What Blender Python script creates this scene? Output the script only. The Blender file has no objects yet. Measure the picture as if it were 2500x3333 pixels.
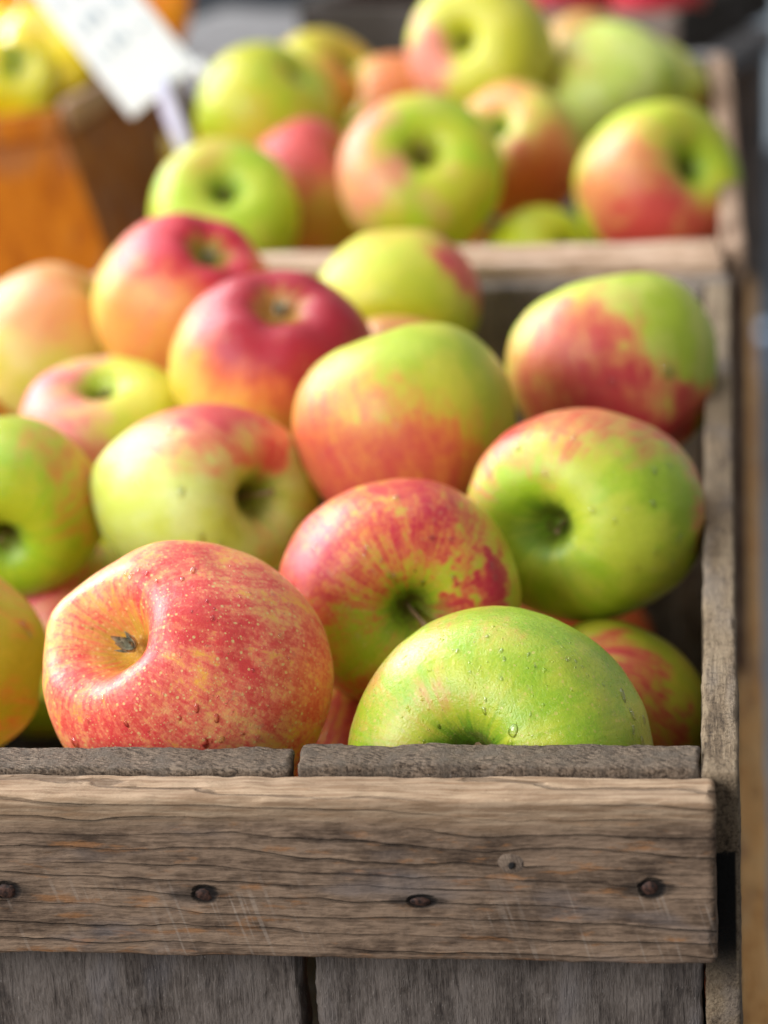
import bpy, bmesh, math, random
from mathutils import Vector, Matrix, noise
random.seed(7)
S = bpy.context.scene
COL = S.collection

# ------------------------------------------------------------------ camera
cam = bpy.data.cameras.new('camera'); camo = bpy.data.objects.new('camera', cam); COL.objects.link(camo)
cam.sensor_fit = 'HORIZONTAL'; cam.sensor_width = 24.0; cam.lens = 85.0
cam.clip_start = 0.02; cam.clip_end = 200.0
CR = Vector((0.99108453, 0.12178581, -0.05403404))
CU = Vector((0.00821759, 0.34890845, 0.93712079))
CF = Vector((-0.13298095, 0.92920994, -0.34479698))
CP = Vector((0.0032802, -0.6839334, 0.330763))
camo.matrix_world = Matrix(((CR.x, CU.x, -CF.x, CP.x), (CR.y, CU.y, -CF.y, CP.y), (CR.z, CU.z, -CF.z, CP.z), (0, 0, 0, 1)))
cam.dof.use_dof = True; cam.dof.focus_distance = 0.785; cam.dof.aperture_fstop = 6.6
cam.dof.aperture_blades = 0
S.camera = camo

# ------------------------------------------------------------------ light
W = bpy.data.worlds.new('World'); S.world = W; W.use_nodes = True
bg = W.node_tree.nodes['Background']; bg.inputs[0].default_value = (0.93, 0.96, 1.0, 1); bg.inputs[1].default_value = 0.29
def area(name, loc, target, sx, sy, power, color):
    l = bpy.data.lights.new(name, 'AREA'); l.shape = 'RECTANGLE'; l.size = sx; l.size_y = sy
    l.energy = power; l.color = color
    o = bpy.data.objects.new(name, l); COL.objects.link(o); o.location = loc
    o.rotation_euler = (Vector(target) - Vector(loc)).to_track_quat('-Z', 'Y').to_euler()
    return o
area('open_side_light', (-2.3, 1.5, 1.25), (-0.15, 0.45, 0), 2.4, 1.8, 138, (0.92, 0.97, 1.0))
area('overhead_light', (-0.5, 0.9, 2.2), (-0.15, 0.4, 0), 2.0, 2.0, 18, (0.98, 0.99, 1.0))
area('front_light', (-1.7, -1.5, 1.0), (-0.15, 0.1, -0.05), 1.5, 1.2, 58, (0.96, 0.98, 1.0))
S.view_settings.view_transform = 'Standard'; S.view_settings.look = 'None'
S.view_settings.exposure = 0.22; S.view_settings.gamma = 1.0; S.view_settings.use_curve_mapping = False

# ------------------------------------------------------------------ helpers
def tag(o, label=None, cat=None, group=None, kind=None):
    if label: o['label'] = label
    if cat: o['category'] = cat
    if group: o['group'] = group
    if kind: o['kind'] = kind
    return o
def empty(name, loc, rz=0.0):
    o = bpy.data.objects.new(name, None); COL.objects.link(o); o.empty_display_size = 0.02
    o.location = loc; o.rotation_euler = (0, 0, rz); return o
def link_bm(name, bm, mat, parent=None, smooth=True):
    me = bpy.data.meshes.new(name); bm.normal_update(); bm.to_mesh(me); bm.free()
    if smooth:
        for p in me.polygons: p.use_smooth = True
    if mat: me.materials.append(mat)
    o = bpy.data.objects.new(name, me); COL.objects.link(o)
    if parent: o.parent = parent
    return o

class NT:
    def __init__(s, name):
        s.m = bpy.data.materials.new(name); s.m.use_nodes = True; s.t = s.m.node_tree
        s.t.nodes.clear(); s.out = s.t.nodes.new('ShaderNodeOutputMaterial')
    def n(s, typ, props=None, **inp):
        nd = s.t.nodes.new(typ)
        for k, v in (props or {}).items(): setattr(nd, k, v)
        for k, v in inp.items():
            key = int(k[1:]) if k[0] == '_' and k[1:].isdigit() else k.replace('_', ' ')
            s.set(nd.inputs[key], v)
        return nd
    def set(s, sock, v):
        if isinstance(v, bpy.types.NodeSocket): s.t.links.new(v, sock)
        elif isinstance(v, bpy.types.Node): s.t.links.new(v.outputs[0], sock)
        else:
            if hasattr(v, '__len__') and sock.type == 'RGBA' and len(v) == 3: v = (*v, 1)
            sock.default_value = v
    def M(s, op, a, b=0.0, c=None, clamp=False):
        nd = s.n('ShaderNodeMath', {'operation': op, 'use_clamp': clamp}, _0=a, _1=b)
        if c is not None: s.set(nd.inputs[2], c)
        return nd.outputs[0]
    def V(s, op, a, b=(0, 0, 0)):
        nd = s.n('ShaderNodeVectorMath', {'operation': op}, _0=a, _1=b)
        return nd.outputs['Value'] if op in ('DOT_PRODUCT', 'LENGTH') else nd.outputs[0]
    def scale(s, a, k):
        nd = s.n('ShaderNodeVectorMath', {'operation': 'SCALE'}, _0=a); s.set(nd.inputs['Scale'], k); return nd.outputs[0]
    def noise(s, vec, scale, detail=3.0, rough=0.55, color=False, dist=0.0):
        nd = s.n('ShaderNodeTexNoise', None, Vector=vec, Scale=scale, Detail=detail, Roughness=rough, Distortion=dist)
        return nd.outputs['Color' if color else 'Fac']
    def smooth(s, x, a, b, lo=0.0, hi=1.0):
        nd = s.n('ShaderNodeMapRange', {'interpolation_type': 'SMOOTHSTEP'}, _0=x, _1=a, _2=b, _3=lo, _4=hi)
        return nd.outputs[0]
    def mix(s, f, a, b, mode='MIX'):
        nd = s.n('ShaderNodeMix', {'data_type': 'RGBA', 'blend_type': mode, 'clamp_factor': True})
        s.set(nd.inputs[0], f); s.set(nd.inputs[6], a); s.set(nd.inputs[7], b); return nd.outputs[2]
    def bump(s, h, strength, dist, normal=None):
        nd = s.n('ShaderNodeBump', None, Strength=strength, Distance=dist, Height=h)
        if normal is not None: s.set(nd.inputs['Normal'], normal)
        return nd.outputs[0]
    def bsdf(s, **inp):
        p = s.n('ShaderNodeBsdfPrincipled', None, **inp); s.t.links.new(p.outputs[0], s.out.inputs[0]); return p

def plain(name, col, rough=0.6, metal=0.0, nscale=60.0, var=0.25, bump=0.0):
    k = NT(name); co = k.n('ShaderNodeTexCoord').outputs['Object']
    f = k.noise(co, nscale, 4)
    c = k.mix(k.smooth(f, 0.3, 0.7), tuple(x * (1 - var) for x in col), tuple(min(1, x * (1 + var)) for x in col))
    inp = dict(Base_Color=c, Roughness=rough, Metallic=metal)
    if bump: inp['Normal'] = k.bump(f, 0.5, bump)
    k.bsdf(**inp); return k.m

# ------------------------------------------------------------------ wood
def wood(name, dark, mid, light, axis='x', seed=0.0, groove=1.0, spacing=0.0052, fuzz=0.3, saw=0.0, worn=None,
         orange=0.0, endgrain=0.0, black_patch=None, rough=0.85, grey=0.35, nails=()):
    """weathered board; the grain runs along `axis`; coordinates are metres in the board's own crate"""
    k = NT(name); co = k.n('ShaderNodeTexCoord').outputs['Object']
    sp = k.n('ShaderNodeSeparateXYZ', None, Vector=co)
    X, Y, Z = sp.outputs
    L, A, B = {'x': (X, Z, Y), 'y': (Y, X, Z), 'z': (Z, X, Y)}[axis]
    A = k.M('ADD', A, seed); B = k.M('ADD', B, seed * 0.37)
    def vec(a, b, c): return k.n('ShaderNodeCombineXYZ', None, X=k.M('MULTIPLY', L, a), Y=k.M('MULTIPLY', A, b), Z=k.M('MULTIPLY', B, c)).outputs[0]
    slow = k.noise(vec(9, 42, 42), 1.0, 3)
    wob = k.noise(vec(38, 70, 70), 1.0, 4)
    g = k.M('ADD', k.M('MULTIPLY', A, 1.0 / spacing), k.M('ADD', k.M('MULTIPLY', slow, 2.6), k.M('MULTIPLY', wob, 0.65)))
    g = k.M('ADD', g, k.M('MULTIPLY', B, 0.35 / spacing)); g = k.M('ADD', g, k.M('MULTIPLY', L, 6.5))
    fr = k.M('FRACT', g)
    gw = k.M('MULTIPLY', k.noise(vec(60, 200, 200), 1.0, 3), 0.22); gl = k.smooth(k.M('SUBTRACT', fr, gw), -0.05, 0.02, 1.0, 0.0); gr = k.smooth(fr, 0.95, 1.0, 0.0, 1.0)
    cellv = k.noise(k.n('ShaderNodeCombineXYZ', None, X=k.M('MULTIPLY', L, 14.0), Y=k.M('FLOOR', k.M('ADD', g, 0.5)), Z=3.3).outputs[0], 1.0, 2)
    flake = k.noise(vec(150, 520, 520), 1.0, 4, 0.6)
    gv = k.smooth(cellv, 0.30, 0.62)
    gm = k.M('MULTIPLY', k.M('MAXIMUM', gl, gr), gv, clamp=True)
    band = k.smooth(fr, 0.1, 0.95)
    fib = k.noise(vec(70, 1500, 1500), 1.0, 4, 0.65)
    fib2 = k.noise(vec(180, 900, 900), 1.0, 3, 0.6)
    patch = k.noise(vec(26, 90, 90), 1.0, 4, 0.6)
    iso = k.noise(co, 700.0 if endgrain else 420.0, 5, 0.68)
    t = k.M('ADD', k.M('MULTIPLY', patch, 0.9), k.M('ADD', k.M('MULTIPLY', fib, 0.50), k.M('MULTIPLY', fib2, 0.40)))
    t = k.M('ADD', t, k.M('MULTIPLY', iso, 0.25))
    t = k.smooth(t, 0.70, 1.22)
    t = k.M('ADD', t, k.M('MULTIPLY', k.M('SUBTRACT', flake, 0.5), 1.1), clamp=True)
    r = k.n('ShaderNodeValToRGB', None, Fac=t)
    e = r.color_ramp.elements; e[0].position = 0.0; e[0].color = (*dark, 1); e[1].position = 1.0; e[1].color = (*light, 1)
    m = e.new(0.5); m.color = (*mid, 1)
    c = r.outputs[0]
    if orange:
        om = k.smooth(k.noise(vec(60, 240, 240), 1.0, 4, 0.6), 0.56, 0.68)
        c = k.mix(k.M('MULTIPLY', om, orange), c, (0.36, 0.16, 0.06))
    greym = k.smooth(k.noise(vec(14, 50, 50), 1.3, 3), 0.5, 0.68)
    c = k.mix(k.M('MULTIPLY', greym, grey), c, (0.16, 0.145, 0.15))
    if saw:
        sx = k.M('ADD', L, k.M('MULTIPLY', A, 0.28))
        sn = k.noise(k.n('ShaderNodeCombineXYZ', None, X=k.M('MULTIPLY', sx, 620.0), Y=k.M('MULTIPLY', A, 18.0), Z=1.0).outputs[0], 1.0, 1)
        sm = k.M('MULTIPLY', k.smooth(sn, 0.57, 0.68), k.smooth(k.noise(vec(22, 60, 60), 1.0, 2), 0.40, 0.6))
        if worn: sm = k.M('MULTIPLY', sm, k.smooth(Z, -0.020, -0.034))
        c = k.mix(k.M('MULTIPLY', sm, saw), c, (0.42, 0.33, 0.26))
    if worn:  # tan top edge: fresh wear, plus the stronger light on top painted in
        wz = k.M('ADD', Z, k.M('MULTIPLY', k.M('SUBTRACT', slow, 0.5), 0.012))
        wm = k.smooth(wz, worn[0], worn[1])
        worn_lit = k.mix(k.smooth(k.noise(vec(50, 700, 700), 1.0, 4), 0.35, 0.65), (0.30, 0.185, 0.105), (0.50, 0.345, 0.22))
        c = k.mix(k.M('MULTIPLY', wm, 0.85), c, worn_lit)
    c = k.mix(k.M('MULTIPLY', gm, 0.54 * min(1, groove)), c, tuple(x * 0.28 for x in dark))
    c = k.mix(k.M('MULTIPLY', band, 0.15 * min(1, groove)), c, tuple(x * 0.55 for x in mid))
    if fuzz > 0.9:    # rough-sawn, crumbly top edge of the planks
        tm = k.smooth(Z, -0.0045, -0.0015); crumb = k.noise(k.n('ShaderNodeCombineXYZ', None, X=k.M('MULTIPLY', X, 420.0), Y=k.M('MULTIPLY', k.M('ADD', Y, k.M('MULTIPLY', X, 0.35)), 1500.0), Z=k.M('MULTIPLY', Z, 900.0)).outputs[0], 1.0, 5, 0.72)
        tc = k.mix(k.smooth(crumb, 0.36, 0.62), (0.045, 0.030, 0.020), (0.27, 0.195, 0.135))
        tc = k.mix(k.smooth(k.noise(vec(60, 150, 150), 1.0, 3), 0.45, 0.7), tc, (0.15, 0.115, 0.085))
        c = k.mix(k.M('MULTIPLY', tm, 0.95), c, tc); iso = k.M('ADD', iso, k.M('MULTIPLY', k.M('MULTIPLY', crumb, tm), 3.5))
    lint = k.smooth(k.noise(vec(500, 2600, 2600), 1.0, 2), 0.68, 0.76)
    c = k.mix(k.M('MULTIPLY', lint, 0.55 * fuzz), c, (0.42, 0.37, 0.33))
    if endgrain:
        pits = k.smooth(iso, 0.47, 0.36)
        c = k.mix(k.M('MULTIPLY', pits, 0.75 * endgrain), c, tuple(x * 0.3 for x in dark))
    dent = None
    for (nx_, nz_, kx, kz) in nails:      # rust-black halo soaked into the grain round each nail
        wv = k.M('MULTIPLY', k.M('SUBTRACT', flake, 0.5), 0.9)
        def ell(a, b, ox=0.0): return k.M('ADD', wv, k.M('ADD', k.M('POWER', k.M('DIVIDE', k.M('SUBTRACT', X, nx_ + ox), a), 2.0), k.M('POWER', k.M('DIVIDE', k.M('SUBTRACT', Z, nz_), b), 2.0)))
        e1 = k.smooth(ell(0.0100 * kx, 0.0030 * kz, -0.001), 1.0, 0.25); e2 = k.smooth(ell(0.0041 * kx, 0.0033 * kz, 0.0006), 1.1, 0.4)
        c = k.mix(k.M('MULTIPLY', e1, 0.72), c, (0.022, 0.015, 0.011)); c = k.mix(k.M('MULTIPLY', e2, 0.95), c, (0.010, 0.007, 0.006))
        dent = e2 if dent is None else k.M('MAXIMUM', dent, e2)
    if black_patch:       # black patch on the board end: (z0, z1)
        zz = k.M('ADD', Z, k.M('MULTIPLY', k.M('SUBTRACT', iso, 0.5), 0.004))
        s1 = k.smooth(zz, black_patch[1] + 0.0006, black_patch[1] - 0.0006); s2 = k.smooth(zz, black_patch[0] - 0.02, black_patch[0] + 0.004)
        s3 = k.smooth(X, -0.0008, -0.0016); s4 = k.smooth(Y, 0.004, 0.002)
        sm = k.M('MULTIPLY', k.M('MULTIPLY', s1, s2), k.M('MULTIPLY', s3, s4))
        c = k.mix(sm, c, (0.010, 0.009, 0.008))
    h = k.M('ADD', k.M('MULTIPLY', fib, 0.30 + fuzz * 0.5), k.M('MULTIPLY', fib2, 0.2 + fuzz * 0.5))
    h = k.M('ADD', h, k.M('MULTIPLY', iso, 0.35 + endgrain * 1.9))
    h = k.M('ADD', h, k.M('ADD', k.M('MULTIPLY', patch, 0.8), k.M('MULTIPLY', flake, 0.9)))
    h = k.M('SUBTRACT', h, k.M('MULTIPLY', gm, 1.5 * groove))
    h = k.M('ADD', h, k.M('MULTIPLY', band, 0.7 * groove))
    if dent is not None: h = k.M('SUBTRACT', h, k.M('MULTIPLY', dent, 3.0))
    k.bsdf(Base_Color=c, Roughness=rough, Normal=k.bump(h, 0.9, 0.0007), Specular_IOR_Level=0.25)
    return k.m

def board(name, lo, hi, mat, parent, res=0.002, r=0.0015, amp=0.0003, freq=160.0, taper=None, seed=0.0):
    """a rough-sawn board: lattice box with rounded, worn edges"""
    lo = Vector(lo); hi = Vector(hi); c = (lo + hi) / 2; h = (hi - lo) / 2
    n = [max(2, min(260, int(round(2 * h[i] / res)))) for i in range(3)]
    ax = []
    for i in range(3):
        v = [-h[i] + 2 * h[i] * j / n[i] for j in range(n[i] + 1)]
        rr = min(r, h[i] * 0.9)
        v = sorted(set([round(x, 6) for x in v if abs(x) < h[i] - rr * 1.05 or abs(abs(x) - h[i]) < 1e-7] +
                       [round(s * (h[i] - rr * q), 6) for s in (-1, 1) for q in (1.0, 0.6, 0.25)]))
        ax.append(v)
    bm = bmesh.new(); idx = {}
    def vert(i, j, k):
        key = (i, j, k)
        if key in idx: return idx[key]
        p = Vector((ax[0][i], ax[1][j], ax[2][k]))
        inn = Vector(tuple(max(-(h[a] - min(r, h[a] * .9)), min(h[a] - min(r, h[a] * .9), p[a])) for a in range(3)))
        d = p - inn
        nrm = d.normalized() if d.length > 1e-9 else Vector((0, 0, 1))
        if d.length > 1e-9: p = inn + nrm * r
        q = p + c
        s = Vector((seed, seed * 2, -seed))
        f = noise.noise(q * freq + s) * amp + noise.noise(q * freq * 0.18 + s) * amp * 2.2
        # chips along the edges
        if sum(1 for a in range(3) if abs(d[a]) > 1e-6) > 1: f -= max(0, noise.noise(q * 90 + s) - 0.15) * amp * 5
        q = q + nrm * f
        if taper: q = taper(q)
        idx[key] = bm.verts.new(q); return idx[key]
    nx, ny, nz = len(ax[0]) - 1, len(ax[1]) - 1, len(ax[2]) - 1
    def quad(a, b, c_, d): bm.faces.new((vert(*a), vert(*b), vert(*c_), vert(*d)))
    for i in range(nx):
        for j in range(ny):
            quad((i, j, 0), (i, j + 1, 0), (i + 1, j + 1, 0), (i + 1, j, 0)); quad((i, j, nz), (i + 1, j, nz), (i + 1, j + 1, nz), (i, j + 1, nz))
        for k_ in range(nz):
            quad((i, 0, k_), (i + 1, 0, k_), (i + 1, 0, k_ + 1), (i, 0, k_ + 1)); quad((i, ny, k_), (i, ny, k_ + 1), (i + 1, ny, k_ + 1), (i + 1, ny, k_))
    for j in range(ny):
        for k_ in range(nz):
            quad((0, j, k_), (0, j, k_ + 1), (0, j + 1, k_ + 1), (0, j + 1, k_)); quad((nx, j, k_), (nx, j + 1, k_), (nx, j + 1, k_ + 1), (nx, j, k_ + 1))
    return link_bm(name, bm, mat, parent)

GD, GM_, GL = (0.055, 0.042, 0.034), (0.150, 0.112, 0.085), (0.25, 0.195, 0.15)
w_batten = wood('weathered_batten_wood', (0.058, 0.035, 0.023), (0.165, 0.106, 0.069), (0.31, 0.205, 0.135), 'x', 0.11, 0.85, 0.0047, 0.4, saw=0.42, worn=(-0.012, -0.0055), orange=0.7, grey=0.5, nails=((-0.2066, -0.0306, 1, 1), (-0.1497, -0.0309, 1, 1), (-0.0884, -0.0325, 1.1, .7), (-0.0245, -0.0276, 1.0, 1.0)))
w_front = wood('grey_plank_wood', (0.042, 0.032, 0.027), (0.100, 0.079, 0.066), (0.165, 0.134, 0.114), 'z', 0.4, 0.12, 0.012, 1.0)
w_side = wood('side_board_wood', (0.075, 0.050, 0.032), (0.215, 0.150, 0.092), (0.32, 0.235, 0.15), 'y', 0.9, 0.10, 0.009, 0.5, endgrain=0.55, black_patch=(-0.056, -0.025))
w_rear = wood('dark_rear_plank_wood', (0.07, 0.053, 0.040), (0.18, 0.14, 0.108), (0.32, 0.26, 0.21), 'z', 1.7, 0.4, 0.009, 0.3)
w_tan = wood('tan_batten_wood', (0.30, 0.19, 0.12), (0.58, 0.38, 0.25), (0.74, 0.54, 0.40), 'x', 2.3, 0.5, 0.006, 0.3, grey=0.05)
w_tan_y = wood('tan_side_board_wood', (0.12, 0.07, 0.042), (0.29, 0.175, 0.11), (0.42, 0.28, 0.19), 'y', 3.1, 0.5, 0.006, 0.3, grey=0.05)
w_greyx = wood('silver_grey_board_wood', (0.10, 0.092, 0.090), (0.19, 0.178, 0.176), (0.27, 0.255, 0.25), 'x', 4.2, 0.5, 0.012, 0.3)
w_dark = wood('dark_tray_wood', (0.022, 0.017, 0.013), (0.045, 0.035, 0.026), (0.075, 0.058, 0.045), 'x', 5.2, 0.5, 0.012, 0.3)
w_rim = wood('tray_rim_wood', (0.10, 0.075, 0.06), (0.20, 0.15, 0.12), (0.3, 0.23, 0.19), 'x', 5.7, 0.5, 0.012, 0.3)
w_table = wood('stained_table_wood', (0.38, 0.17, 0.06), (0.74, 0.38, 0.13), (0.82, 0.50, 0.22), 'y', 6.1, 0.5, 0.02, 0.2)
m_nail = plain('rusty_nail_metal', (0.050, 0.021, 0.013), 0.65, 0.3, 900, 0.8, 0.0006)
m_hole = plain('nail_hole_black', (0.012, 0.009, 0.008), 0.9, 0, 900, 0.3)
m_knot = wood('knot_wood', (0.04, 0.028, 0.022), (0.13, 0.09, 0.066), (0.24, 0.17, 0.12), 'y', 7.7, 0.3, 0.001, 0.2)

# ------------------------------------------------------------------ setting
def sheet(name, x0, x1, y0, y1, z, mat, nx=2, ny=2):
    bm = bmesh.new()
    g = [[bm.verts.new((x0 + (x1 - x0) * i / nx, y0 + (y1 - y0) * j / ny, z)) for j in range(ny + 1)] for i in range(nx + 1)]
    for i in range(nx):
        for j in range(ny): bm.faces.new((g[i][j], g[i + 1][j], g[i + 1][j + 1], g[i][j + 1]))
    o = link_bm(name, bm, mat); tag(o, kind='structure'); return o
k = NT('dark_asphalt'); co = k.n('ShaderNodeTexCoord').outputs['Object']
c = k.mix(k.smooth(k.noise(co, 1.6, 4), 0.40, 0.62), (0.022, 0.034, 0.046), (0.065, 0.090, 0.115))
c = k.mix(k.M('MULTIPLY', k.noise(co, 300, 3), 0.5), c, (0.10, 0.11, 0.12))
k.bsdf(Base_Color=c, Roughness=0.75, Normal=k.bump(k.noise(co, 250, 4), 0.6, 0.004))
sheet('ground', -40, 40, -15, 80, -0.95, k.m)
pale = plain('pale_concrete', (0.13, 0.14, 0.155), 0.85, 0, 3.0, 0.25)
sheet('pavement', -9, -0.254, 4.4, 14, -0.946, pale)
sheet('pavement', -0.25, 0.050, 5.5, 14, -0.946, plain('light_grey_concrete', (0.42, 0.45, 0.50), 0.8, 0, 2.0, 0.25))
sheet('pavement', -9, -0.35, 2.2, 4.39, -0.946, pale)
sheet('pavement', 0.054, 6, 4.9, 14, -0.946, plain('pale_blue_concrete', (0.70, 0.80, 0.90), 0.8, 0, 2.0, 0.2))

# ------------------------------------------------------------------ display table
tb = tag(empty('display_table', (-0.6, 0.6, -0.95)), 'orange brown stained wooden table under the apple crates', 'table')
def tboard(name, lo, hi, mat, parent, **kw):
    off = parent.location
    o = board(name, Vector(lo), Vector(hi), mat, parent, **kw)
    o.matrix_parent_inverse = parent.matrix_basis.inverted() if False else Matrix.Translation(-off)
    return o
tboard('tabletop', (-1.55, -0.05, -0.232), (0.0098, 1.37, -0.2015), w_table, tb, res=0.02, r=0.003, amp=0.0006)
for (x, y) in ((-1.5, 0.0), (-0.06, 0.0), (-1.5, 1.30), (-0.06, 1.30)):
    tboard('leg', (x, y, -0.949), (x + 0.05, y + 0.05, -0.2325), w_table, tb, res=0.05, r=0.003, amp=0.0003)

# ------------------------------------------------------------------ front crate
front = tag(empty('wooden_crate', (0, 0, 0)), 'weathered brown wooden crate in sharp focus with a nailed front batten, nearest the camera', 'crate', 'wooden apple crates')
def shear(x0, k1): return lambda q: Vector((q.x + (k1 * -q.z if q.x > x0 else 0), q.y, q.z))
# two front planks, the slanted gap between them widens downwards
def left_plank(q):
    if q.x > -0.2: q = Vector((q.x - (-q.z) * 0.012 * max(0, (q.x + 0.2) / 0.074), q.y, q.z))
    return q
def right_plank(q):
    if q.x < -0.06: q = Vector((q.x + (-q.z) * 0.022 * max(0, (-0.06 - q.x) / 0.064), q.y, q.z))
    return q
board('front_plank', (-0.345, 0.0, -0.2), (-0.1262, 0.0150, -0.0002), w_front, front, res=0.0016, r=0.0014, amp=0.00050, freq=420, taper=left_plank, seed=3)
board('front_plank', (-0.1240, 0.0003, -0.2), (-0.0108, 0.0158, 0.0008), w_front, front, res=0.0016, r=0.0016, amp=0.00050, freq=420, taper=right_plank, seed=8)
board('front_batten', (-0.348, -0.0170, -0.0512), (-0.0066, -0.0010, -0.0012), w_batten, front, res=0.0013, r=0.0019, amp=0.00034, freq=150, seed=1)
def side_warp(q): return Vector((q.x - 0.009 * q.y, q.y, q.z))
board('side_board', (-0.0103, 0.0, -0.2), (0.0, 0.500, -0.0005), w_side, front, res=0.002, r=0.0014, amp=0.00030, freq=330, taper=side_warp, seed=5)
board('side_board', (-0.358, 0.0, -0.2), (-0.3475, 0.500, -0.055), w_side, front, res=0.006, r=0.0012, amp=0.0004, freq=300, seed=6)
w1 = board('rear_plank', (-0.150, 0.5005, -0.2), (-0.0045, 0.5155, 0.0), w_rear, front, res=0.004, r=0.002, amp=0.0004, seed=11)
board('rear_plank', (-0.335, 0.5005, -0.2), (-0.1535, 0.5150, 0.0005), w_rear, front, res=0.004, r=0.002, amp=0.0004, seed=12)
board('corner_post', (-0.031, 0.483, -0.2), (-0.0165, 0.4985, -0.0015), w_rear, front, res=0.004, r=0.0015, amp=0.0004, seed=13)
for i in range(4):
    board('bottom_board', (-0.345 + i * 0.084, 0.0165, -0.2), (-0.345 + i * 0.084 + 0.080, 0.4995, -0.190), w_dark, front, res=0.02, r=0.001, amp=0.0003, seed=20 + i)  # dark wood paints in the deep shade seen through the plank gap
def blob(name, loc, rx, ry, rz, mat, parent, rough=0.15, fr=300, tilt=0.0, sub=3):
    bm = bmesh.new(); bmesh.ops.create_icosphere(bm, subdivisions=sub, radius=1.0)
    for v in bm.verts:
        p = v.co.copy(); f = 1 + rough * noise.noise(p * 1.7 + Vector(loc) * fr)
        p = Vector((p.x * rx, p.y * ry, p.z * rz)) * f
        p.rotate(Matrix.Rotation(tilt, 3, 'Y')); v.co = p + Vector(loc)
    return link_bm(name, bm, mat, parent)
for (x, z, rx, rz, ti) in ((-0.2066, -0.0306, 0.0043, 0.0034, 0.1), (-0.1497, -0.0309, 0.0042, 0.0031, 0.45), (-0.0884, -0.0325, 0.0046, 0.0021, 0.05), (-0.0245, -0.0276, 0.0038, 0.0034, 0.0)):
    nl = blob('nail', (x, -0.0163, z), rx * 0.74, 0.0013, rz * 0.74, m_nail, front, 0.16, 900, ti)
kn = blob('knot', (-0.0627, -0.0163, -0.0206), 0.0040, 0.0009, 0.0032, m_knot, front, 0.2, 300, 0.3)
blob('knot_eye', (-0.0624, -0.01745, -0.0208), 0.0009, 0.0003, 0.0011, m_hole, kn, 0.3, 300, 0.2)

# ------------------------------------------------------------------ middle crate
mid = tag(empty('wooden_crate', (0.003, 0.524, 0.009), math.radians(1.2)), 'tan wooden crate of green and pink apples standing right behind the front crate', 'crate', 'wooden apple crates')
board('front_plank', (-0.150, 0.0, -0.209), (-0.0115, 0.014, 0.0008), w_tan, mid, res=0.005, r=0.002, amp=0.0004, seed=31)
board('front_plank', (-0.298, 0.0, -0.209), (-0.1530, 0.014, 0.0), w_tan, mid, res=0.005, r=0.002, amp=0.0004, seed=32)
board('front_batten', (-0.300, -0.0120, -0.045), (-0.0100, -0.0008, -0.0015), w_tan, mid, res=0.004, r=0.002, amp=0.0004, seed=33)
board('side_board', (-0.0110, 0.0, -0.209), (-0.0002, 0.455, 0.0), w_tan_y, mid, res=0.005, r=0.0015, amp=0.0004, seed=34)
board('side_board', (-0.310, 0.0, -0.209), (-0.2995, 0.455, -0.040), w_tan_y, mid, res=0.008, r=0.0015, amp=0.0004, seed=35)
board('rear_plank', (-0.150, 0.4555, -0.209), (-0.002, 0.470, 0.0), w_greyx, mid, res=0.006, r=0.002, amp=0.0004, seed=36)
board('rear_plank', (-0.308, 0.4555, -0.209), (-0.1530, 0.470, 0.0), w_greyx, mid, res=0.006, r=0.002, amp=0.0004, seed=37)
for i in range(3):
    board('bottom_board', (-0.298 + i * 0.097, 0.0155, -0.2088), (-0.298 + i * 0.097 + 0.092, 0.4545, -0.199), w_rear, mid, res=0.02, r=0.001, amp=0.0003, seed=40 + i)

# ------------------------------------------------------------------ riser and dark tray behind
ris = tag(empty('display_riser', (-0.22, 1.16, -0.2), math.radians(-19)), 'silver grey weathered wooden riser behind the middle crate, under the dark tray', 'riser')
board('top_board', (-0.24, -0.150, 0.160), (0.205, -0.012, 0.178), w_greyx, ris, res=0.01, r=0.003, amp=0.0008, seed=51)
board('top_board', (-0.24, -0.006, 0.160), (0.205, 0.160, 0.178), w_greyx, ris, res=0.01, r=0.003, amp=0.0008, seed=52)
board('front_board', (-0.235, -0.148, 0.0005), (0.200, -0.134, 0.1595), w_greyx, ris, res=0.01, r=0.002, amp=0.0006, seed=53)
board('rear_board', (-0.235, 0.140, 0.0005), (0.200, 0.156, 0.1595), w_greyx, ris, res=0.01, r=0.002, amp=0.0006, seed=54)
tray = tag(empty('wooden_tray', (-0.142, 1.19, -0.0215), math.radians(-19)), 'dark brown wooden tray on the grey riser at the back, holding red apples', 'tray')
board('front_board', (-0.155, -0.055, 0.0), (0.125, -0.043, 0.034), w_dark, tray, res=0.01, r=0.002, amp=0.0005, seed=61)
board('rear_board', (-0.155, 0.135, 0.0), (0.125, 0.147, 0.034), w_dark, tray, res=0.01, r=0.002, amp=0.0005, seed=62)
board('side_board', (-0.155, -0.0425, 0.0), (-0.143, 0.1345, 0.034), w_dark, tray, res=0.01, r=0.002, amp=0.0005, seed=63)
board('side_board', (0.113, -0.0425, 0.0), (0.125, 0.1345, 0.034), w_dark, tray, res=0.01, r=0.002, amp=0.0005, seed=64)
board('bottom_board', (-0.1425, -0.0425, 0.0), (0.1125, 0.1345, 0.008), w_dark, tray, res=0.02, r=0.001, amp=0.0003, seed=65)
board('rim', (0.030, -0.0600, 0.010), (0.128, -0.0553, 0.036), w_rim, tray, res=0.01, r=0.001, amp=0.0003, seed=66)

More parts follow.
